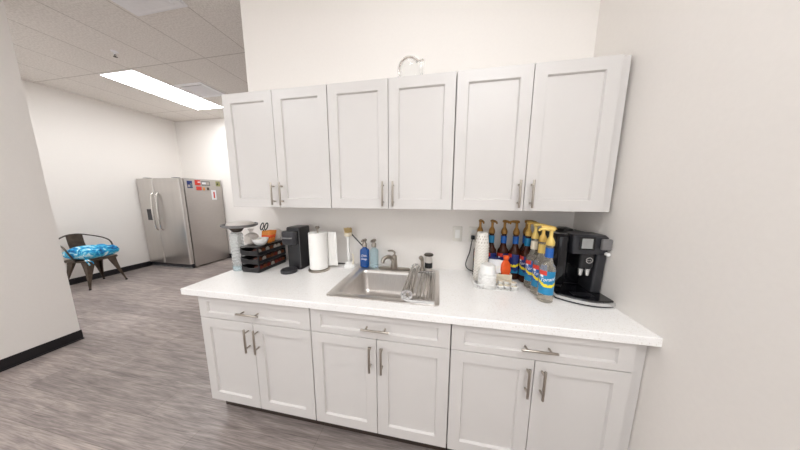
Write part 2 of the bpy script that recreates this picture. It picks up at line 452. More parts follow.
# sink
t = thing('kitchen_sink', 'stainless steel drop-in sink set in the white countertop', 'sink', (0, 0, CT))
b = nb()
bx0, bx1, by0, by1 = SX0 + .06, SX1 - .06, SY0 + .055, SY1 - .085
loft(b, [rrect(SX0, SX1, SY0, SY1, .025, .0005), rrect(SX0, SX1, SY0, SY1, .025, .005), rrect(SX0 + .006, SX1 - .006, SY0 + .006, SY1 - .006, .022, .008),
         rrect(bx0 - .012, bx1 + .012, by0 - .012, by1 + .012, .045, .006), rrect(bx0, bx1, by0, by1, .045, .0),
         rrect(bx0 + .004, bx1 - .004, by0 + .004, by1 - .004, .045, -.02), rrect(bx0 + .014, bx1 - .014, by0 + .012, by1 - .012, .05, -.145),
         rrect(bx0 + .03, bx1 - .03, by0 + .028, by1 - .028, .05, -.168), rrect(bx0 + .06, bx1 - .06, by0 + .06, by1 - .06, .05, -.178),
         ], False, True)
obj('basin', b, M['sink_steel'], t, ang=60)
b = nb(); lathe(b, [(.056, -.177), (.056, -.174), (.04, -.1745), (.034, -.177)], ((bx0 + bx1) / 2, (by0 + by1) / 2 + .03, 0), 24); obj('drain', b, M['chrome'], t)

# faucet
t = thing('sink_faucet', 'brushed nickel single-lever faucet at the back of the sink', 'faucet', (1.135, -.085, CT + .0085))
b = nb(); loft(b, [rrect(-.125, .125, -.024, .024, .0235, 0), rrect(-.125, .125, -.024, .024, .0235, .005), rrect(-.118, .118, -.017, .017, .0165, .010)]); obj('deck_plate', b, M['nickel'], t)
b = nb(); lathe(b, [(.027, .0102), (.026, .03), (.023, .06), (.022, .095), (.019, .106), (.008, .112)], seg=24)
obj('column', b, M['nickel'], t)
b = nb(); tube(b, bez([(-.005, -.008, .066), (-.02, -.028, .098), (-.045, -.055, .108), (-.066, -.078, .094), (-.070, -.084, .068)], 20), [.016 - .003 * k / 20 for k in range(21)], 14); obj('spout', b, M['nickel'], t)
b = nb(); tube(b, bez([(0, 0, .108), (.004, .004, .128), (-.012, -.012, .146), (-.04, -.035, .150)], 14), [.015, .014, .013, .012, .011, .0105, .010, .0095, .009, .009, .009, .0085, .008, .008, .007], 12, flat=.6); obj('lever', b, M['nickel'], t)

t = thing('side_sprayer', 'slim brushed nickel sprayer standing right of the faucet behind the rack', 'sink sprayer', (1.352, -.098, CT + .0085))
b = nb(); lathe(b, [(.024, 0), (.023, .008), (.015, .02), (.0135, .03)], seg=20); obj('holder', b, M['nickel'], t)
b = nb(); tube(b, bez([(0, 0, .031), (0, 0, .07), (-.003, -.003, .095), (-.014, -.012, .112)], 12), [.011, .011, .011, .011, .0115, .012, .0125, .013, .0145, .016, .017, .0165, .015], 14); obj('spray_head', b, M['nickel'], t)

t = thing('soap_jar', 'small clear jar with dark lid and black label behind the drying rack', 'jar', (1.398, -.076, CT + .0085))
b = nb(); lathe(b, [(.024, 0), (.028, .004), (.028, .092), (.021, .108), (.019, .116)], seg=24); obj('glass_body', b, M['film'], t)
b = nb(); lathe(b, [(.0285, .026), (.0287, .027), (.0287, .066), (.0285, .067)], seg=24, cap0=False, cap1=False); obj('label_band', b, M['black'], t, label='black label band')
b = nb(); lathe(b, [(.021, .1165), (.034, .119), (.036, .125), (.03, .132), (.010, .136)], seg=24); obj('lid', b, M['dark_metal'], t)

# roll-up drying rack
t = thing('drying_rack', 'steel roll-up drying rack, half rolled, over the right side of the sink', 'dish rack', (0, 0, CT + .0085))
ry0, ry1 = SY0 + .012, SY1 - .078
rods = []
x = 1.450; n = 0
while x > 1.348: rods.append((x, .0065)); x -= .0195
cx, cz = 1.308, .036
for k in range(10):
    a = radians(-80) - k * radians(56); r = .0300 - .0018 * k
    rods.append((cx + r * cos(a) * 1.15, cz + r * sin(a)))
for (x, z) in rods:
    b = nb(); lathe(b, [(.0048, 0), (.0052, .001), (.0052, ry1 - ry0 - .001), (.0048, ry1 - ry0)], (x, ry0, z), 10, axis='y'); obj('rod', b, M['steel'], t)
for yy in (ry0 - .004, ry1 - .006):
    b = nb(); pts = [(x, yy + .005, z) for x, z in rods]
    for (p, q) in zip(pts, pts[1:]):
        d = (Vector(q) - Vector(p)); nrm = Vector((-d.z, 0, d.x)).normalized() * .0066
        loft(b, [[tuple(Vector(p) - nrm + Vector((0, s, 0))) for s in (-.006, .006)] + [tuple(Vector(p) + nrm + Vector((0, s, 0))) for s in (.006, -.006)],
                 [tuple(Vector(q) - nrm + Vector((0, s, 0))) for s in (-.006, .006)] + [tuple(Vector(q) + nrm + Vector((0, s, 0))) for s in (.006, -.006)]])
    obj('end_strip', b, M['silver'], t)

# ---------------------------------------------------------------- glass jar on the wall cabinet
t = thing('glass_jar', 'clear round glass jar lying on its side on top of the wall cabinets', 'jar', (1.265, -.245, ZUT + .0735))
b = nb()
prof = [(.0725 * sin(radians(a)), -.0725 * cos(radians(a))) for a in (6, 15, 25, 35, 45, 55, 65, 75, 85, 95, 105, 115, 125, 135)]
prof += [(.049, .06), (.049, .066), (.052, .068), (.049, .070), (.049, .076), (.052, .078), (.049, .08), (.049, .086), (.051, .088)]
inner = [(max(.001, r - .003), z * .96) for r, z in reversed(prof)]
lathe(b, prof + inner, seg=32, axis='x'); obj('glass_body', b, M['glass'], t)

# ---------------------------------------------------------------- wall plates and cords
t = thing('wall_switch', 'cream rocker switch plate on the wall right of the sink', 'switch', (1.606, 0, 1.2))
b = nb(); box(b, -.035, .035, -.006, -.0005, -.057, .057, .0025); obj('plate', b, M['outlet'], t)
b = nb(); prism(b, [(-.006, -.033), (-.0075, -.033), (-.0105, .033), (-.006, .033)], 'x', -.0165, .0165); obj('rocker', b, M['wplastic'], t)
t = thing('wall_outlet', 'cream wall outlet behind the paper cups with a black plug', 'outlet', (1.722, 0, 1.2))
b = nb(); box(b, -.035, .035, -.006, -.0005, -.057, .057, .0025); obj('plate', b, M['outlet'], t)
for s in (-1, 1):
    b = nb(); lathe(b, [(.0165, -.0085), (.0165, -.0062)], (0, 0, s * .02), 20, axis='y'); obj('socket', b, M['wplastic'], t)
t = thing('power_cord', 'black power cord plugged into the outlet behind the paper cups', 'cord', (1.716, 0, 1.18))
b = nb(); box(b, -.013, .013, -.030, -.009, -.015, .015, .004); obj('plug', b, M['black'], t)
b = nb(); tube(b, bez([(-.004, -.024, -.012), (-.01, -.027, -.05), (-.018, -.026, -.11), (-.036, -.026, -.17), (-.042, -.025, -.21), (-.026, -.022, -.242), (.02, -.016, -.2605), (.12, -.014, -.2615), (.3, -.014, -.2615)], 50), .0035, 8); obj('cable', b, M['black'], t)
b = nb(); tube(b, bez([(.40, -.055, CT + .0046), (.47, -.04, CT + .0046), (.58, -.045, CT + .0046), (.68, -.03, CT + .0046), (.735, -.032, CT + .0046)], 40), .004, 8)
tag(obj('coffee_maker_cord', b, M['black']), 'black cord lying along the wall behind the paper towel roll', 'cord')

# ---------------------------------------------------------------- left counter group
# pod organiser: three stacked trays, pods showing on the right face
ox0, ox1, oy0, oy1 = .022, .176, -.345, -.062
t = thing('pod_organizer', 'black three-tier coffee pod organizer at the left end of the counter', 'pod organizer', ((ox0 + ox1) / 2, (oy0 + oy1) / 2, CT))
hw = (ox1 - ox0) / 2; hl = (oy1 - oy0) / 2; TH = .064
for k in range(3):
    z = k * TH
    b = nb()
    loft(b, [rrect(-hw + .004, hw - .004, -hl + .004, hl, .012, z + .0005, 4), rrect(-hw, hw, -hl, hl, .014, z + .004, 4), rrect(-hw, hw, -hl, hl, .014, z + .014, 4)])
    # dished front
    N = 12; poly = []
    for i in range(N + 1):
        x = -hw + .004 + (2 * hw - .008) * i / N; u = 2 * i / N - 1
        poly.append((x, z + .0475 - .014 * (1 - u * u)))
    prism(b, [(-hw + .004, z + .014)] + [(hw - .004, z + .014)] + list(reversed(poly)), 'y', -hl + .001, -hl + .006)
    box(b, hw - .003, hw, -hl + .004, hl - .012, z + .014, z + .026)
    box(b, -hw, -hw + .004, -hl + .004, hl - .002, z + .014, z + .05)
    box(b, -hw + .004, hw - .004, hl - .006, hl - .002, z + .014, z + .06)
    for yy in (-hl + .004, hl - .012): box(b, hw - .008, hw, yy, yy + .008, z + .014, z + .0635)
    for yy in (-hl + .008, hl - .012): box(b, -hw, -hw + .006, yy, yy + .004, z + .05, z + .0635)
    obj('tray', b, M['black'], t)
b = nb(); loft(b, [rrect(-hw, hw, -hl, hl, .014, 3 * TH, 4), rrect(-hw, hw, -hl, hl, .014, 3 * TH + .004, 4)]); obj('top_tray', b, M['black'], t)
OT = CT + 3 * TH + .004
pod0 = {}
lids = ['foil', 'copper', 'redfoil']
tiers = ['bottom', 'middle', 'top']
for k in range(3):
    for i in range(7):
        key = lids[[(2, 1, 2, 0, 2, 2, 1), (1, 0, 1, 1, 2, 0, 1), (0, 1, 0, 1, 0, 0, 1)][k][i]]
        y = oy0 + .024 + i * .0385; x = ox1 - .0505; z = CT + k * TH + .014 + .0192
        lb = 'small coffee pod lying in the %s tray of the black pod organizer' % tiers[k]
        gr = 'coffee pods in the %s tray' % tiers[k]
        if key not in pod0:
            p = thing('coffee_pod', lb, 'coffee pod', (x, y, z), 0, gr)
            b = nb(); lathe(b, [(.014, 0), (.0155, .002), (.0172, .038), (.0185, .040), (.0185, .042)], seg=18, axis='x'); obj('pod_cup', b, M['podplastic'], p)
            b = nb(); lathe(b, [(.0182, .0422), (.0178, .0432), (.012, .0438), (.004, .0435)], seg=18, axis='x'); obj('foil_lid', b, M[key], p)
            pod0[key] = p
        else:
            p = copy_tree(pod0[key]); p.location = (x, y, z); p['label'] = lb; p['group'] = gr
# things on the organiser
t = thing('candy_bowl', 'small white bowl of creamers on top of the pod organizer', 'bowl', (.128, -.262, OT + .0005))
b = nb(); lathe(b, [(.028, 0), (.030, .003), (.042, .014), (.0515, .034), (.055, .048), (.0535, .0485), (.049, .036), (.039, .017), (.02, .008)], seg=28); obj('bowl_body', b, M['wplastic'], t)
cr0 = None
for i, (dx, dy, dz) in enumerate(((-.015, -.012, .0225), (.017, -.01, .0225), (0, .018, .0225), (-.022, .016, .037), (.024, .016, .037), (.003, -.02, .0385))):
    if cr0 is None:
        cr0 = thing('creamer_cup', 'tiny creamer cup heaped in the white bowl on the pod organizer', 'creamer', (0, 0, 0), 0, 'creamers in the white bowl')
        b = nb(); lathe(b, [(.009, 0), (.0105, .002), (.0135, .014), (.0150, .015), (.0150, .0162)], seg=14); obj('cup_body', b, M['cream'], cr0)
        b = nb(); lathe(b, [(.0148, .0164), (.012, .0169), (.003, .0169)], seg=14); obj('foil_lid', b, M['lwhite'], cr0)
        p = cr0
    else: p = copy_tree(cr0)
    p.location = (.132 + dx, -.268 + dy, OT + dz - .006)

def blob(bm, c, s, n=10, m=16, amp=.12, seed=0, p=.75, flat_bottom=True):
    """crumpled bag / soft bundle"""
    rnd = random.Random(seed); loops = []
    for i in range(n + 1):
        th = -pi / 2 + pi * i / n
        lp = []
        for j in range(m):
            ph = 2 * pi * j / m
            f = lambda v: math.copysign(abs(v) ** p, v)
            k = 1 + amp * (rnd.random() - .5) * 2
            x, y, z = f(cos(th)) * f(cos(ph)) * k, f(cos(th)) * f(sin(ph)) * k, f(sin(th)) * (1 + amp * .5 * (rnd.random() - .5) if 0 < i < n else 1)
            lp.append((c[0] + s[0] * x, c[1] + s[1] * y, c[2] + s[2] * z))
        loops.append(lp)
    loft(bm, loops)
def bag(name, c, s, m, label, cat, seed, neck=True, amp=.1):
    t = thing(name, label, cat, (c[0], c[1], c[2] + .0005))
    b = nb(); blob(b, (0, 0, s[2]), s, seed=seed, amp=amp); obj('pouch', b, m, t, ang=25)
    if neck:
        b = nb(); rnd = random.Random(seed + 3)
        loft(b, [[(r * (1 + .3 * (rnd.random() - .5)) * cos(a) * s[0] / s[0], r * .5 * sin(a), 2 * s[2] - .004 + z) for a in [2 * pi * i / 14 for i in range(14)]] for r, z in ((.014, 0), (.009, .012), (.016, .024), (.026, .036))], True, False)
        obj('gathered_top', b, m, t, ang=25)
    return t
bag('plastic_bag', (.05, -.262, OT), (.034, .05, .044), M['film'], 'cloudy plastic bag with a gathered top left of the white bowl', 'bag', 3)
bag('snack_bag', (.128, -.093, OT), (.038, .024, .05), M['film'], 'cloudy bag at the back right corner of the pod organizer', 'bag', 9, neck=False)
def packet(name, w, h, th, m, mband=None):
    b = nb(); nx, nz = 8, 8; rows = []
    for side in (1, -1):
        g = [[b.verts.new((w * (i / nx - .5), side * th / 2 * max(0, sin(pi * i / nx)) ** .5 * max(0, sin(pi * (j / nz) * .92 + .12)) ** .5 + side * .0002, h * j / nz)) for i in range(nx + 1)] for j in range(nz + 1)]
        for j in range(nz):
            for i in range(nx):
                f = b.faces.new((g[j][i], g[j][i + 1], g[j + 1][i + 1], g[j + 1][i]) if side < 0 else (g[j][i], g[j + 1][i], g[j + 1][i + 1], g[j][i + 1]))
                if mband and .35 < (j + .5) / nz < .65: f.material_index = 1
        rows.append(g)
    return b
def packets(name, label, cat, group, spots, w, h, th, mats):
    first = None
    for i, (x, y, z, rz, tilt) in enumerate(spots):
        if first is None:
            b = packet(name, w, h, th, mats[0], mats[1] if len(mats) > 1 else None)
            p = first = tag(obj(name, b, mats), label, cat, group)
        else: p = first.copy(); C.objects.link(p)
        p.location = (x, y, z); p.rotation_euler = (tilt, 0, rz)
    return first
packets('tea_sachet', 'amber tea sachet standing behind the white bowl on the organizer', 'sachet', 'amber sachets on the organizer',
        [(.115 + .006 * (i % 2), -.205 + i * .0135, OT + .0015, radians(12 - 6 * (i % 3)), radians(-14 - 2 * i)) for i in range(5)], .066, .095, .009, [M['amber'], M['orange']])
t = thing('scissors', 'black handled scissors lying at the back of the pod organizer', 'scissors', (.05, -.12, OT + .07))
t.location = (.05, -.135, OT + .0005); t.scale = (1, 1, 1.3)
b = nb()
for s in (-1, 1):
    tube(b, [(s * .016 + .014 * cos(a), .012 * sin(a) + s * .004, .092 + .02 * sin(a)) for a in [2 * pi * i / 18 for i in range(19)]], .004, 8)
    tube(b, [(s * .010, s * .002, .072), (0, 0, .05)], .005, 8)
obj('finger_loops', b, M['black'], t)
b = nb()
for s in (-1, 1): prism(b, [(s * .003 - .005, .055), (s * .003 + .005, .055), (s * .002 + .001, 0), (s * .002 - .001, 0)], 'y', s * .0012 - .001, s * .0012 + .001)
obj('blades', b, M['steel'], t)

# ribbed dispenser with dish top
t = thing('drink_dispenser', 'clear ribbed plastic container with a grey dish lid at the counter end', 'container', (-.031, -.31, CT + .0005))
prof = [(.036, 0), (.0415, .006), (.0415, .045)]
for k in range(9):
    z = .05 + k * .021; prof += [(.0375, z), (.0415, z + .007), (.0415, z + .016)]
prof = [(r, z if z < .046 else .046 + (z - .046) * 1.22) for r, z in prof]
prof += [(.034, .290), (.03, .297)]
b = nb(); lathe(b, prof, seg=28); obj('ribbed_body', b, M['thinplastic'], t)
b = nb(); lathe(b, [(.0422, .008), (.0424, .009), (.0424, .042), (.0422, .043)], seg=28, cap0=False, cap1=False); obj('label_band', b, M['bluetint'], t, label='pale blue band')
b = nb(); lathe(b, [(.026, .2525), (.03, .255), (.05, .286), (.05, .288)], (.010, 0, .045), seg=28); obj('neck', b, M['dark_metal'], t)
b = nb(); lathe(b, [(.05, .2885), (.096, .292), (.112, .300), (.114, .314), (.111, .314), (.105, .303), (.04, .296)], (.042, 0, .045), seg=36); obj('dish', b, M['grey'], t)
b = nb(); lathe(b, [(.09, .3045), (.085, .320), (.06, .330), (.03, .334), (.012, .335), (.010, .3365)], (.048, 0, .045), seg=32); obj('dome', b, M['film'], t)

# single-serve coffee maker
t = thing('pod_coffee_maker', 'slim black pod coffee maker between the pod organizer and the paper towels', 'coffee maker', (.372, -.075, CT))
b = nb()
hw = .057
loft(b, [rrect(-hw, hw, -.145, 0, .018, .0005), rrect(-hw, hw, -.145, 0, .018, .318), rrect(-hw + .003, hw - .003, -.142, -.003, .016, .328), rrect(-hw + .012, hw - .012, -.132, -.012, .012, .331)])
obj('body', b, M['black'], t)
b = nb()
loft(b, [rrect(-hw, hw, -.2, -.1455, .03, .205), rrect(-hw, hw, -.205, -.1455, .03, .215), rrect(-hw, hw, -.205, -.1455, .03, .295), rrect(-hw + .004, hw - .004, -.2, -.1455, .026, .306)])
obj('brew_head', b, M['char'], t)
b = nb(); tube(b, bez([(-.045, -.2085, .262), (-.03, -.222, .262), (.03, -.222, .262), (.045, -.2085, .262)], 14), .005, 8); obj('handle', b, M['grey'], t)
b = nb(); lathe(b, [(.016, .192), (.018, .2045)], (0, -.172, 0), 18); obj('nozzle', b, M['black'], t)
b = nb(); lathe(b, [(.054, .0005), (.057, .004), (.057, .022), (.053, .026), (.048, .026), (.046, .022)], (0, -.205, 0), 30); obj('drip_tray', b, M['char'], t)
b = nb(); prism(b, [(hw - .001, -.145), (hw + .0008, -.145), (hw + .0008, -.143), (hw - .001, -.143)], 'z', .02, .3); obj('seam', b, M['grey'], t)

# paper towels
t = thing('paper_towel_holder', 'brushed steel paper towel stand left of the sink', 'paper towel holder', (.562, -.185, CT + .0005))
b = nb(); lathe(b, [(.08, 0), (.08, .008), (.074, .012), (.01, .013)], seg=40); obj('base', b, M['nickel'], t)
b = nb(); lathe(b, [(.006, .0132), (.006, .318)], seg=14); obj('post', b, M['nickel'], t)
b = nb(); lathe(b, [(.008, .3185), (.016, .324), (.0175, .333), (.012, .341), (.004, .343)], seg=20); obj('finial', b, M['nickel'], t)
t = thing('paper_towel_roll', 'white paper towel roll with a loose sheet on the steel stand', 'paper towels', (.562, -.185, CT + .015))
b = nb(); lathe(b, [(.02, .001), (.0655, .001), (.067, .003), (.067, .276), (.0655, .278), (.02, .278), (.02, .001)], seg=44, cap0=False, cap1=False); obj('roll', b, M['paper'], t)
b = nb(); N = 16; g = []
prof = []
for k in range(N + 1):
    u = k / N
    if u < .35: a = radians(100 - 70 * u / .35); prof.append((.0685 * cos(a), .0685 * sin(a)))
    else: v = (u - .35) / .65; prof.append((.0593 + .062 * v, .034 + .024 * v + .006 * sin(v * 5)))
loops = [[(x, y, z + .01 * max(0, i / N - .5) * 0) for i, (x, y) in enumerate(prof)] + [(x + .0012, y + .0012, z) for x, y in reversed(prof)] for z in (.008, .05, .1, .15, .2, .25, .277)]
loops = [[(p[0] + (.006 * (1 - zi / 6)) * (p[0] > .06), p[1], p[2] - .0) for p in lp] for zi, lp in enumerate(loops)]
loft(b, loops); obj('loose_sheet', b, M['paper'], t)

# dish brush and stand
t = thing('dish_brush', 'white handled dish brush with tan bristles standing in a white holder', 'dish brush', (.765, -.088, CT + .0005))
b = nb(); lathe(b, [(.046, 0), (.049, .006), (.044, .018), (.03, .030), (.027, .048), (.024, .049), (.022, .02)], seg=28); obj('holder', b, M['wplastic'], t)
b = nb(); tube(b, bez([(0, 0, .022), (0, 0, .07), (-.002, 0, .14), (-.001, 0, .215), (0, 0, .25)], 16), [.008, .009, .010, .0115, .012, .012, .0115, .011, .011, .011, .011, .011, .011, .012, .013, .015, .016], 12); obj('handle', b, M['wplastic'], t)
b = nb(); lathe(b, [(.016, .2505), (.03, .256), (.032, .276), (.027, .282)], seg=20); obj('head', b, M['cream'], t)
b = nb()
for i in range(46):
    a = i * 2.4; r = .029 * math.sqrt((i + .5) / 46)
    tube(b, [(r * cos(a), r * sin(a), .282), (r * cos(a) * 1.12 - .004, r * sin(a) * 1.12, .316 + .003 * sin(i * 1.7))], .0022, 5)
obj('bristles', b, M['bristle'], t)
b = nb(); tube(b, [(.02, .004, .276), (.06, .018, .226), (.13, .043, .138)], .0045, 8); obj('spare_handle', b, M['black'], t, label='thin black handle')
b = nb(); tube(b, bez([(.033, -.004, .02), (.04, -.006, .06), (.038, -.006, .098), (.03, -.004, .112)], 12), .0055, 8); obj('hook', b, M['cream'], t)
# soap bottles
def soap_bottle(loc, label, mbody, mpump, w, d, h, words):
    t = thing('soap_bottle', label, 'soap bottle', loc)
    b = nb()
    loft(b, [rrect(-w + .006, w - .006, -d + .005, d - .005, .012, 0), rrect(-w, w, -d, d, .016, .006), rrect(-w, w, -d, d, .016, h - .008), rrect(-w * .9, w * .9, -d * .9, d * .9, .014, h), rrect(-.017, .017, -.015, .015, .0145, h + .012), rrect(-.016, .016, -.015, .015, .0145, h + .022)])
    obj('bottle_body', b, mbody, t)
    b = nb(); lathe(b, [(.018, h + .0225), (.019, h + .024), (.019, h + .046), (.015, h + .052), (.012, h + .056), (.012, h + .066)], seg=18); obj('pump_collar', b, mpump, t)
    b = nb(); tube(b, bez([(.004, .012, h + .074), (0, 0, h + .077), (-.006, -.02, h + .077), (-.009, -.034, h + .068)], 10), .015, 12, .008, .75); obj('pump_head', b, mpump, t)
    if words:
        for s, z in words:
            text('lettering', s, .024, M['lwhite'], t, lambda x, y, q, z=z: (x, -d - .0006 - q * .3, z + y), .25)
    return t
soap_bottle((.897, -.083, CT + .0085), 'blue dish soap bottle with white lettering and a grey pump', M['soap_blue'], M['nickel'], .036, .021, .142, [('Dish', .096), ('Soap', .070)])
soap_bottle((.972, -.079, CT + .0085), 'clear pale blue soap bottle with a grey pump, left of the faucet', M['bluetint'], M['nickel'], .033, .021, .142, None)

# ---------------------------------------------------------------- right counter group
# wire caddy
t = thing('wire_caddy', 'shallow white wire tray holding cups and sugar packets', 'tray', (1.82, -.218, CT + .0005))
cw, cd = .125, .102
b = nb()
for z in (.003, .03): tube(b, [tuple(p) for p in rrect(-cw, cw, -cd, cd, .02, z, 4)] + [rrect(-cw, cw, -cd, cd, .02, z, 4)[0]], .0022, 6)
obj('rim_wires', b, M['wplastic'], t)
b = nb()
for k in range(13):
    x = -cw + .02 + k * (2 * cw - .04) / 12
    tube(b, [(x, -cd, .03), (x, -cd, .003), (x, cd, .003), (x, cd, .03)], .0014, 5)
for k in range(7):
    y = -cd + .025 + k * (2 * cd - .05) / 6
    tube(b, [(-cw, y, .03), (-cw, y, .003), (cw, y, .003), (cw, y, .03)], .0014, 5)
obj('mesh_wires', b, M['wplastic'], t)
TZ = CT + .0052
# paper cup stack
cup0 = None
NC = 14
for k in range(NC):
    lb = 'printed paper cup nested in the tall stack by the outlet'
    if cup0 is None:
        cup0 = thing('paper_cup', lb, 'paper cup', (0, 0, 0), 0, 'tall stack of printed paper cups')
        b = nb()
        seg = 28
        prof = [(.0445, .0), (.0465, .001), (.0465, .004), (.0445, .005), (.0335, .094), (.033, .096)]
        lathe(b, prof + [(.0325, .0925), (.0433, .004)], seg=seg, cap0=False, cap1=True); obj('cup_wall', b, M['cup_print'], cup0)
        b = nb()
        for i in range(14):
            a = 2 * pi * i / 14
            for (z0, z1, da) in ((.006, .0125, .10), (.0105, .0175, .30), (.026, .040, .1), (.048, .060, .28), (.066, .078, .1)):
                ring = []
                for aa, zz in ((a + da - .05, z0), (a + da + .05, z0 + .003), (a + da + .06, z1), (a + da - .04, z1 - .003)):
                    r = .0445 + (.0335 - .0445) * (zz - .005) / .089 + .0005
                    ring.append((r * cos(aa), r * sin(aa), zz))
                b.faces.new([b.verts.new(p) for p in ring])
        obj('printed_leaves', b, M['tan_print'], cup0, smooth=False)
        p = cup0
    else: p = copy_tree(cup0)
    p.location = (1.752, -.168, TZ + k * .0178); p.rotation_euler = (0, 0, k * .37)
# stack of white foam bowls, upside down
b0 = None
for k in range(6):
    lb = 'white disposable bowl in the upturned stack before the paper cups'
    if b0 is None:
        b = nb(); lathe(b, [(.0520, 0), (.0545, .001), (.0545, .005), (.0515, .0065), (.042, .054), (.037, .058), (.001, .058), (.001, .056), (.036, .056), (.040, .052), (.0495, .005)], seg=30, cap0=False, cap1=False)
        p = b0 = tag(obj('disposable_bowl', b, M['wplastic']), lb, 'bowl', 'stacked white disposable bowls')
    else: p = b0.copy(); C.objects.link(p)
    p.location = (1.775, -.262, TZ + k * .0165)
cups_y = -.145
# sugar packets and creamers
packets('sugar_packet', 'white sugar packet standing in the tray beside the paper cups', 'packet', 'white sugar packets',
        [(1.832 + .017 * (i % 3), -.150 - .017 * (i // 3) - .003 * (i % 3), TZ + .056 + .006 * (i % 2), radians(-12 + 9 * i % 26), radians(10 - 6 * (i % 4))) for i in range(8)], .055, .082, .006, [M['lwhite'], M['paper']])
packets('blue_packet', 'blue sweetener packet standing at the back of the tray', 'packet', 'blue sweetener packets',
        [(1.838 + .029 * i, -.137 + .002 * (i % 2), TZ + .075, radians(-6 + 5 * i), radians(-4)) for i in range(3)], .05, .075, .006, [M['navy'], M['blue']])
t = thing('packet_box', 'pale cardboard box carrying the packets in the wire tray', 'box', (1.877, -.165, TZ))
b = nb()
box(b, -.062, .062, -.042, -.040, 0, .06); box(b, -.062, .062, .040, .042, 0, .07); box(b, -.062, -.06, -.040, .040, 0, .06); box(b, .06, .062, -.040, .040, 0, .06); box(b, -.06, .06, -.040, .040, 0, .05)
obj('carton', b, M['cream'], t, smooth=False)
t = thing('sweetener_pouch', 'bright orange sweetener pouch standing between white packets and syrups', 'pouch', (1.905, -.178, TZ + .0505), radians(14))
b = nb()
loft(b, [rrect(-.026, .026, -.013, .013, .01, 0), rrect(-.033, .033, -.016, .016, .012, .03), rrect(-.03, .03, -.012, .012, .01, .07), rrect(-.014, .014, -.008, .008, .006, .097), rrect(-.012, .012, -.006, .006, .005, .105)])
obj('pouch_body', b, M['orange'], t)
b = nb(); lathe(b, [(.016, .1055), (.018, .108), (.018, .126), (.015, .129)], seg=18); obj('cap', b, M['orange'], t)
b = nb()
c0 = None
for i, (x, y, z) in enumerate(((1.852, -.248, 0), (1.886, -.245, 0), (1.852, -.288, 0), (1.889, -.284, 0), (1.853, -.266, .0205), (1.888, -.263, .0205))):
    lb = 'white creamer cup piled before the sugar packets, next to the bowls'
    if c0 is None:
        c0 = thing('creamer_cup', lb, 'creamer', (0, 0, 0), 0, 'creamers piled next to the bowls')
        b = nb(); lathe(b, [(.011, 0), (.013, .002), (.0162, .018), (.0175, .019), (.0175, .0198)], seg=16); obj('cup_body', b, M['wplastic'], c0)
        b = nb(); lathe(b, [(.0172, .02), (.012, .0204), (.003, .0204)], seg=16); obj('foil_lid', b, M['cream'], c0)
        p = c0
    else: p = copy_tree(c0)
    p.location = (x, y, TZ + z + (.0 if z == 0 else 0)); p.rotation_euler = (0, 0, i)
for i, (x, y, z) in enumerate(((1.925, -.30, 0), (1.9255, -.262, 0), (1.9255, -.2245, 0), (1.925, -.282, .0205))):
    p = copy_tree(c0); p.location = (x, y, TZ + z); p['label'] = 'white creamer cup in the small heap at the tray right end'; p['group'] = 'creamers at the right end of the tray'

# syrup bottles
def syrup(x, y, rz, label, liquid, pump, bodylabel, necklabel, top=0, s=1.0, swoosh=True, word=None, lrot=0):
    t = thing('syrup_bottle', label, 'syrup bottle', (x, y, CT + .0005))
    t.scale = (1, 1, s)
    R = .0375
    prof = [(R - .006, 0), (R, .006), (R, .185), (R - .004, .200), (R - .014, .215), (.018, .236), (.0155, .25), (.0155, .305), (.0175, .306), (.0175, .312)]
    b = nb(); lathe(b, prof, seg=30); obj('glass_bottle', b, liquid, t)
    # printed wrap label
    n, mz = 28, 22; b = nb(); a0 = radians(-90 + lrot) - 1.15; a1 = radians(-90 + lrot) + 1.15; z0, z1 = .048, .178
    g = [[b.verts.new(((R + .0006) * cos(a0 + (a1 - a0) * i / n), (R + .0006) * sin(a0 + (a1 - a0) * i / n), z0 + (z1 - z0) * j / mz)) for i in range(n + 1)] for j in range(mz + 1)]
    for j in range(mz):
        for i in range(n):
            f = b.faces.new((g[j][i], g[j][i + 1], g[j + 1][i + 1], g[j + 1][i]))
            u, v = (i + .5) / n, (j + .5) / mz
            mi = 0
            sw = .42 + .16 * (u - .5) ** 2 * 4 - .10 * u
            if swoosh:
                if abs(v - sw) < .065: mi = 1
                elif v < sw and v < .2 + .1 * sin(u * 6): mi = 3
                elif v > .82 and u < .45: mi = 2
                elif v > .72 and .1 < u < .3: mi = 4
            f.material_index = mi
    lo = obj('wrap_label', b, [bodylabel, M['yellow'], M['red'], M['cyan'], M['lwhite']], t)
    if word:
        rr = R + .0012
        def xf(px, py, q):
            a = radians(-90 + lrot) + px / rr; r = rr + q
            return (r * cos(a), r * sin(a), .132 + py + px * .22)
        text('lettering', word, .026, M['lwhite'], lo, xf, .3)
    if necklabel:
        b = nb(); lathe(b, [(.0185, .247), (.0187, .248), (.0187, .297), (.0185, .298)], seg=22, cap0=False, cap1=False); obj('neck_label', b, necklabel, t)
    pm = nb(); lathe(pm, [(.0195, .3125), (.0205, .314), (.0205, .330), (.0165, .342), (.0115, .352), (.0095, .356), (.0085, .362), (.0085, .388)], seg=20); pc = obj('pump_collar', pm, pump, t)
    d = Vector((cos(rz), sin(rz), 0))
    pm = nb(); tube(pm, [tuple(-d * .014 + Vector((0, 0, .396))), tuple(Vector((0, 0, .397))), tuple(d * .03 + Vector((0, 0, .399))), tuple(d * .052 + Vector((0, 0, .395))), tuple(d * .058 + Vector((0, 0, .386)))], [.009, .0115, .0085, .0065, .005], 12); obj('pump_spout', pm, pump, t)
    return t
syrup(2.047, -.397, radians(172), 'frontmost syrup bottle with gold pump and large blue label beside the espresso machine', M['syrup'], M['gold_light'], M['cyan'], M['blue'], word='Torani', lrot=-22)
syrup(2.050, -.309, radians(-8), 'second syrup bottle from the front, gold pump, next to the espresso machine', M['syrup'], M['gold'], M['blue'], M['gold_light'], word='Torani', lrot=-26)
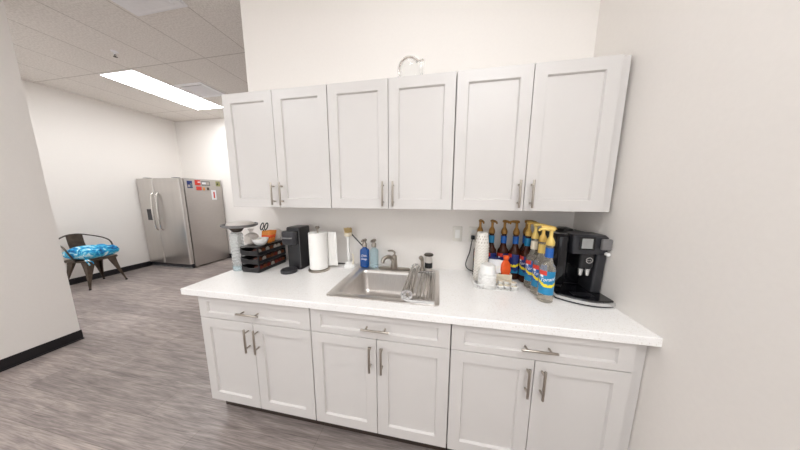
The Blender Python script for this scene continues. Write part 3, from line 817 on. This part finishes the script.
syrup(2.046, -.222, radians(-12), 'third syrup bottle from the front, with a tan neck and gold pump', M['syrup'], M['gold_light'], M['blue'], M['cream'], word='Torani', lrot=-30)
syrup(2.043, -.135, radians(-8), 'fourth syrup bottle from the front, teal neck label and gold pump', M['darksyrup'], M['gold'], M['navy'], M['cyan'], word='Torani', lrot=-40)
syrup(2.060, -.052, radians(-10), 'syrup bottle against the wall at the right end, nearest the machine back', M['darksyrup'], M['gold_dark'], M['navy'], M['blue'], lrot=-40)
syrup(1.985, -.088, radians(188), 'syrup bottle near the wall with its dark gold spout turned left', M['darksyrup'], M['gold_dark'], M['navy'], M['blue'], lrot=-40)
syrup(1.912, -.076, radians(-70), 'syrup bottle against the wall behind the orange pouch', M['darksyrup'], M['gold_dark'], M['navy'], M['blue'], lrot=-10)
syrup(1.832, -.076, radians(-75), 'syrup bottle against the wall just right of the paper cups', M['darksyrup'], M['gold_dark'], M['navy'], M['cyan'], lrot=-10)
syrup(1.753, -.077, radians(-80), 'syrup bottle hidden behind the paper cups, only its pump showing', M['darksyrup'], M['gold_dark'], M['navy'], M['cyan'], lrot=0)

# espresso machine
EX0, EX1 = 2.124, 2.366
t = thing('espresso_machine', 'large black automatic espresso machine in the corner by the right wall', 'coffee machine', ((EX0 + EX1) / 2, 0, CT))
hw = (EX1 - EX0) / 2
b = nb()
loft(b, [rrect(-hw, hw, -.20, -.03, .02, .012), rrect(-hw, hw, -.20, -.03, .02, .335), rrect(-hw + .006, hw - .006, -.195, -.036, .02, .350), rrect(-hw + .03, hw - .03, -.18, -.06, .02, .357)])
obj('rear_housing', b, M['black'], t)
b = nb()   # top front block with the display
loft(b, [rrect(-.050, hw, -.325, -.2005, .010, .255), rrect(-.050, hw, -.33, -.2005, .012, .268), rrect(-.050, hw, -.326, -.2005, .012, .348), rrect(-.046, hw - .006, -.31, -.2005, .012, .360)])
obj('front_panel', b, M['char'], t)
b = nb(); loft(b, [rrect(-hw - .006, -.0505, -.30, -.2005, .03, .06), rrect(-hw - .006, -.0505, -.318, -.2005, .034, .12), rrect(-hw - .006, -.0505, -.318, -.2005, .034, .345), rrect(-hw + .004, -.054, -.30, -.2005, .028, .358)]); obj('water_tank', b, M['black_gloss'], t)
b = nb(); loft(b, [rrect(hw - .052, hw - .0005, -.318, -.2005, .012, .035), rrect(hw - .048, hw - .0005, -.328, -.2005, .014, .2545)]); obj('side_column', b, M['char'], t)
b = nb(); loft(b, [rrect(-hw + .004, -.052, -.27, -.2005, .008, .035), rrect(-hw + .004, -.052, -.28, -.2005, .008, .0595)]); obj('left_foot', b, M['char'], t)
b = nb(); box(b, -.050, hw - .054, -.204, -.2005, .04, .25, .001, 1); obj('back_plate', b, M['black_gloss'], t)
b = nb(); box(b, -.024, .052, -.3325, -.3302, .280, .350, .0008, 1); d = obj('display_frame', b, M['black_gloss'], t)
b = nb(); box(b, -.012, .040, -.3338, -.3327, .288, .343); obj('display', b, M['screen'], d)
b = nb(); loft(b, [rrect(-.002, .062, -.315, -.205, .016, .168), rrect(-.006, .066, -.325, -.205, .018, .182), rrect(-.006, .066, -.329, -.205, .018, .2545)]); h = obj('spout_head', b, M['black'], t)
b = nb(); lathe(b, [(.0165, -.0005), (.0165, -.003), (.0135, -.003), (.0135, -.0005)], (.034, -.3295, .222), 28, axis='y', cap0=False, cap1=False); obj('logo_ring', b, M['silver'], h)
text('logo_lettering', 'jura', .0125, M['silver'], h, lambda x, y, q: (.034 + x, -.3302 - q, .222 + y))
for s in (.013, .047):
    b = nb(); lathe(b, [(.0085, .128), (.0095, .132), (.0125, .160), (.0125, .1675)], (s, -.305, 0), 18); obj('coffee_nozzle', b, M['silver'], t)
b = nb(); box(b, hw - .046, hw - .0008, -.350, -.3305, .285, .345, .006); obj('knob_block', b, M['grey'], t)
b = nb(); lathe(b, [(.010, 0), (.010, -.016), (.007, -.018)], (hw - .011, -.3305, .262), 16, axis='y'); obj('steam_knob', b, M['wplastic'], t)
b = nb()
n = 24
def trayloop(z, k):
    pts = [(hw - .001, -.2006), (-hw - .004, -.2006)]
    for i in range(n + 1):
        u = i / n; x = -hw - .004 + (2 * hw + .003) * u
        pts.append((x, -.33 + k - .105 * sin(pi * (.08 + .62 * u)) ** .8))
    return [(x, y, z) for x, y in pts]
loft(b, [trayloop(.0005, .008), trayloop(.0112, .006)]); obj('base_foot', b, M['black'], t)
b = nb(); loft(b, [trayloop(.0116, -.002), trayloop(.0275, -.003)]); obj('silver_band', b, M['silver'], t)
b = nb(); loft(b, [trayloop(.0278, .012), trayloop(.033, .014)]); tr = obj('drip_tray', b, M['black_gloss'], t)
b = nb()
for k in range(8): x = -.045 + k * .0135; box(b, x, x + .005, -.375, -.33, .0335, .0365, .001, 1)
obj('drip_grate', b, M['char'], tr)
b = nb(); loft(b, [rrect(-.05, .05, -.17, -.08, .03, .3575), rrect(-.046, .046, -.165, -.085, .03, .369), rrect(-.02, .02, -.14, -.1, .015, .378)]); obj('bean_lid', b, M['black_gloss'], t)

# ---------------------------------------------------------------- refrigerator
FX0, FX1, FY0, FY1, FH = -4.46, -3.385, 1.585, 2.372, 1.81
t = thing('refrigerator', 'stainless steel side-by-side refrigerator standing in the far corner', 'refrigerator', ((FX0 + FX1) / 2, (FY0 + FY1) / 2, 0))
hw = (FX1 - FX0) / 2; hd = (FY1 - FY0) / 2; DT = .075
b = nb(); box(b, -hw, hw, -hd + DT + .008, hd, .03, FH, .004, 2)
for sx in (-hw + .06, hw - .06):
    for sy in (-hd + .15, hd - .08): lathe(b, [(.025, 0), (.025, .035)], (sx, sy, 0), 12)
obj('body', b, M['fridge_side'], t)
seam = -4.05 - (FX0 + FX1) / 2
for nm, x0, x1 in (('freezer_door', -hw, seam - .004), ('fridge_door', seam + .004, hw)):
    b = nb()
    loft(b, [rrect(x0, x1, -hd, -hd + DT, .028 if nm == 'fridge_door' else .02, z) for z in (.10, FH - .012)])
    d = obj(nm, b, M['fridge'], t)
    s = -1 if nm == 'freezer_door' else 1
    hx = seam + (-.028 if s < 0 else .10)
    b = nb(); tube(b, bez([(hx, -hd - .002, 1.52), (hx + .002, -hd - .028, 1.47), (hx + .006, -hd - .046, 1.25), (hx + .006, -hd - .046, 1.05), (hx + .002, -hd - .028, .84), (hx, -hd - .002, .78)], 30), .018, 12, flat=.8); obj('handle', b, M['chrome'], d)
    if nm == 'freezer_door':
        b = nb(); box(b, x0 + .165, x0 + .30, -hd - .004, -hd - .0005, .98, 1.2, .002, 1); p = obj('dispenser', b, M['black'], d)
        b = nb(); box(b, x0 + .18, x0 + .285, -hd - .006, -hd - .0045, 1.0, 1.13, .001, 1); obj('dispenser_recess', b, M['char'], p)
    b = nb(); box(b, (x0 + x1) / 2 - .05 + s * .18 * (s > 0), (x0 + x1) / 2 + .05 + s * .18 * (s > 0), -hd + .02, -hd + .1, FH + .0005, FH + .009, .003); obj('hinge_cover', b, M['grey'], t)
b = nb(); box(b, -hw + .01, hw - .01, -hd + .03, -hd + DT, .012, .092, .004); obj('kick_grille', b, M['char'], t)
b = nb(); box(b, -hw + .0, hw - .0, -hd + .01, -hd + .029, .012, .03, .004); obj('grille_trim', b, M['silver'], t)
# magnets on the right side
def magnet(name, y0, y1, z0, z1, m, label, cat='magnet', extras=()):
    t = thing(name, label, cat, (FX1, (y0 + y1) / 2, (z0 + z1) / 2))
    a, c = (y1 - y0) / 2, (z1 - z0) / 2
    b = nb(); box(b, .0006, .004, -a, a, -c, c, .0015, 1); obj('sheet', b, m, t)
    for (nm, u0, u1, v0, v1, mm) in extras:
        b = nb(); box(b, .0042, .0052, -a + 2 * a * u0, -a + 2 * a * u1, -c + 2 * c * v0, -c + 2 * c * v1); obj(nm, b, mm, t, smooth=False)
    return t
FZ = FH
Y = lambda u: FY0 + (FY1 - FY0) * u
magnet('blue_magnet', 1.71, 1.80, 1.62, 1.76, M['navy'], 'blue and white magnet nearest the fridge door', extras=(('print', .1, .5, .12, .45, M['foil']), ('print', .55, .9, .1, .7, M['bluetint'])))
magnet('red_magnet', 1.845, 1.95, 1.68, 1.785, M['red'], 'round-cornered red magnet high on the fridge side', extras=(('print', .5, .95, .5, .7, M['lwhite']),))
magnet('red_strip_magnet', 1.86, 1.96, 1.58, 1.655, M['red'], 'red strip magnet under the larger red magnet')
magnet('menu_card', 1.965, 2.13, 1.675, 1.77, M['grey'], 'grey and white printed card right of the red magnet', 'card', extras=(('print', .06, .5, .3, .75, M['lwhite']), ('print', .55, .9, .2, .8, M['foil'])))
magnet('coupon_card', 1.975, 2.11, 1.57, 1.66, M['foil'], 'pale coupon card with coloured print on the fridge side', 'card', extras=(('print', .05, .3, .1, .8, M['amber']), ('print', .6, .95, .15, .8, M['dark_metal'])))
magnet('green_magnet', 2.25, 2.34, 1.675, 1.78, mat('olive_print', (150, 150, 96), .5, var=.2), 'olive green magnet at the top back corner of the fridge', extras=(('print', .2, .5, .3, .6, M['black']),))
magnet('photo_card', 2.135, 2.235, 1.38, 1.59, M['lwhite'], 'white photo card with a red figure on the fridge side', 'photo', extras=(('print', .4, .68, .18, .82, M['red']),))

# ---------------------------------------------------------------- metal armchair with cushion
t = thing('metal_armchair', 'weathered gunmetal armchair with low back against the far left wall', 'chair', (-4.115, .735, 0), radians(8))
SH = .465; q = .20
b = nb()
loft(b, [rrect(-.19, .19, -.19, .19, .05, SH - .035), rrect(-.195, .195, -.195, .195, .05, SH - .02), rrect(-.19, .19, -.19, .19, .05, SH), rrect(-.16, .16, -.16, .16, .05, SH - .006)])
obj('seat', b, M['seatmetal'], t)
for sx in (-1, 1):
    for sy in (-1, 1):
        b = nb(); N = 8; loops = []
        for k in range(9):
            u = k / 8
            x = sx * (.165 + .055 * u ** 1.4); y = sy * (.165 + .055 * u ** 1.4); z = (SH - .03) * (1 - u)
            w = .085 * (1 - u) ** 1.6 + .016
            # L-shaped pressed sheet leg
            c1 = (x, y); th = .006
            loops.append([(x, y, z), (x - sx * w, y, z), (x - sx * w, y - sy * th, z), (x - sx * th, y - sy * th, z), (x - sx * th, y - sy * w, z), (x, y - sy * w, z)])
        loft(b, loops); leg = obj('leg', b, M['seatmetal'], t, ang=50)
        b = nb(); lathe(b, [(.013, 0.0), (.014, .012), (.012, .018)], (sx * .212, sy * .212, 0), 12); obj('foot', b, M['rubber'], leg)
AH = .72
pts = [(.05, -.2, SH - .02), (.04, -.235, .56), (-.01, -.25, AH - .04), (-.1, -.245, AH + .02), (-.2, -.19, AH + .07), (-.245, -.08, AH + .115), (-.25, 0, AH + .125), (-.245, .08, AH + .115), (-.2, .19, AH + .07), (-.1, .245, AH + .02), (-.01, .25, AH - .04), (.04, .235, .56), (.05, .2, SH - .02)]
b = nb(); tube(b, bez(pts, 60), .010, 10); obj('arm_rail', b, M['dark_metal'], t)
b = nb(); N = 10
l0 = []
for z, f in ((SH - .01, .0), (SH + .1, .3), (SH + .24, .8), (AH + .122, 1)):
    lp = []
    for i in range(N + 1):
        y = -.085 + .17 * i / N; x = -.185 - .058 * f + .05 * (y / .17) ** 2
        lp.append((x, y, z))
    l0.append(lp + [(x - .003, y, z) for x, y, z in reversed(lp)])
loft(b, l0); obj('back_splat', b, M['seatmetal'], t)
t = thing('seat_cushion', 'puffy blue and white batik cushion on the metal armchair', 'cushion', (-4.085, .735, SH + .002), radians(8))
b = nb(); n = 24; rows = []
def cush(u, v, side):
    x, y = .205 * u, .205 * v
    e = max(0, (1 - abs(u) ** 4) * (1 - abs(v) ** 4)) ** .36
    z = .095 + side * .095 * e + .012 * sin(u * 7 + v * 3) * e * (side > 0)
    if side < 0: z = max(z, .002)
    return (x * (1 - .05 * (1 - e)), y * (1 - .05 * (1 - e)), z)
for side in (1, -1):
    g = [[b.verts.new(cush(2 * i / n - 1, 2 * j / n - 1, side)) for i in range(n + 1)] for j in range(n + 1)]
    for j in range(n):
        for i in range(n): b.faces.new((g[j][i], g[j][i + 1], g[j + 1][i + 1], g[j + 1][i]))
bmesh.ops.remove_doubles(b, verts=b.verts, dist=.0004)
obj('cover', b, M['batik'], t, ang=70)
b = nb()
for sy in (-1,):
    tube(b, bez([(.19, sy * .19, .03), (.225, sy * .215, .015), (.232, sy * .2, -.03), (.234, sy * .19, -.07)], 12), .008, 8, flat=.4)
    tube(b, bez([(.19, sy * .18, .03), (.228, sy * .19, .01), (.236, sy * .16, -.02), (.238, sy * .15, -.055)], 12), .008, 8, flat=.4)
obj('tie', b, M['batik'], t)
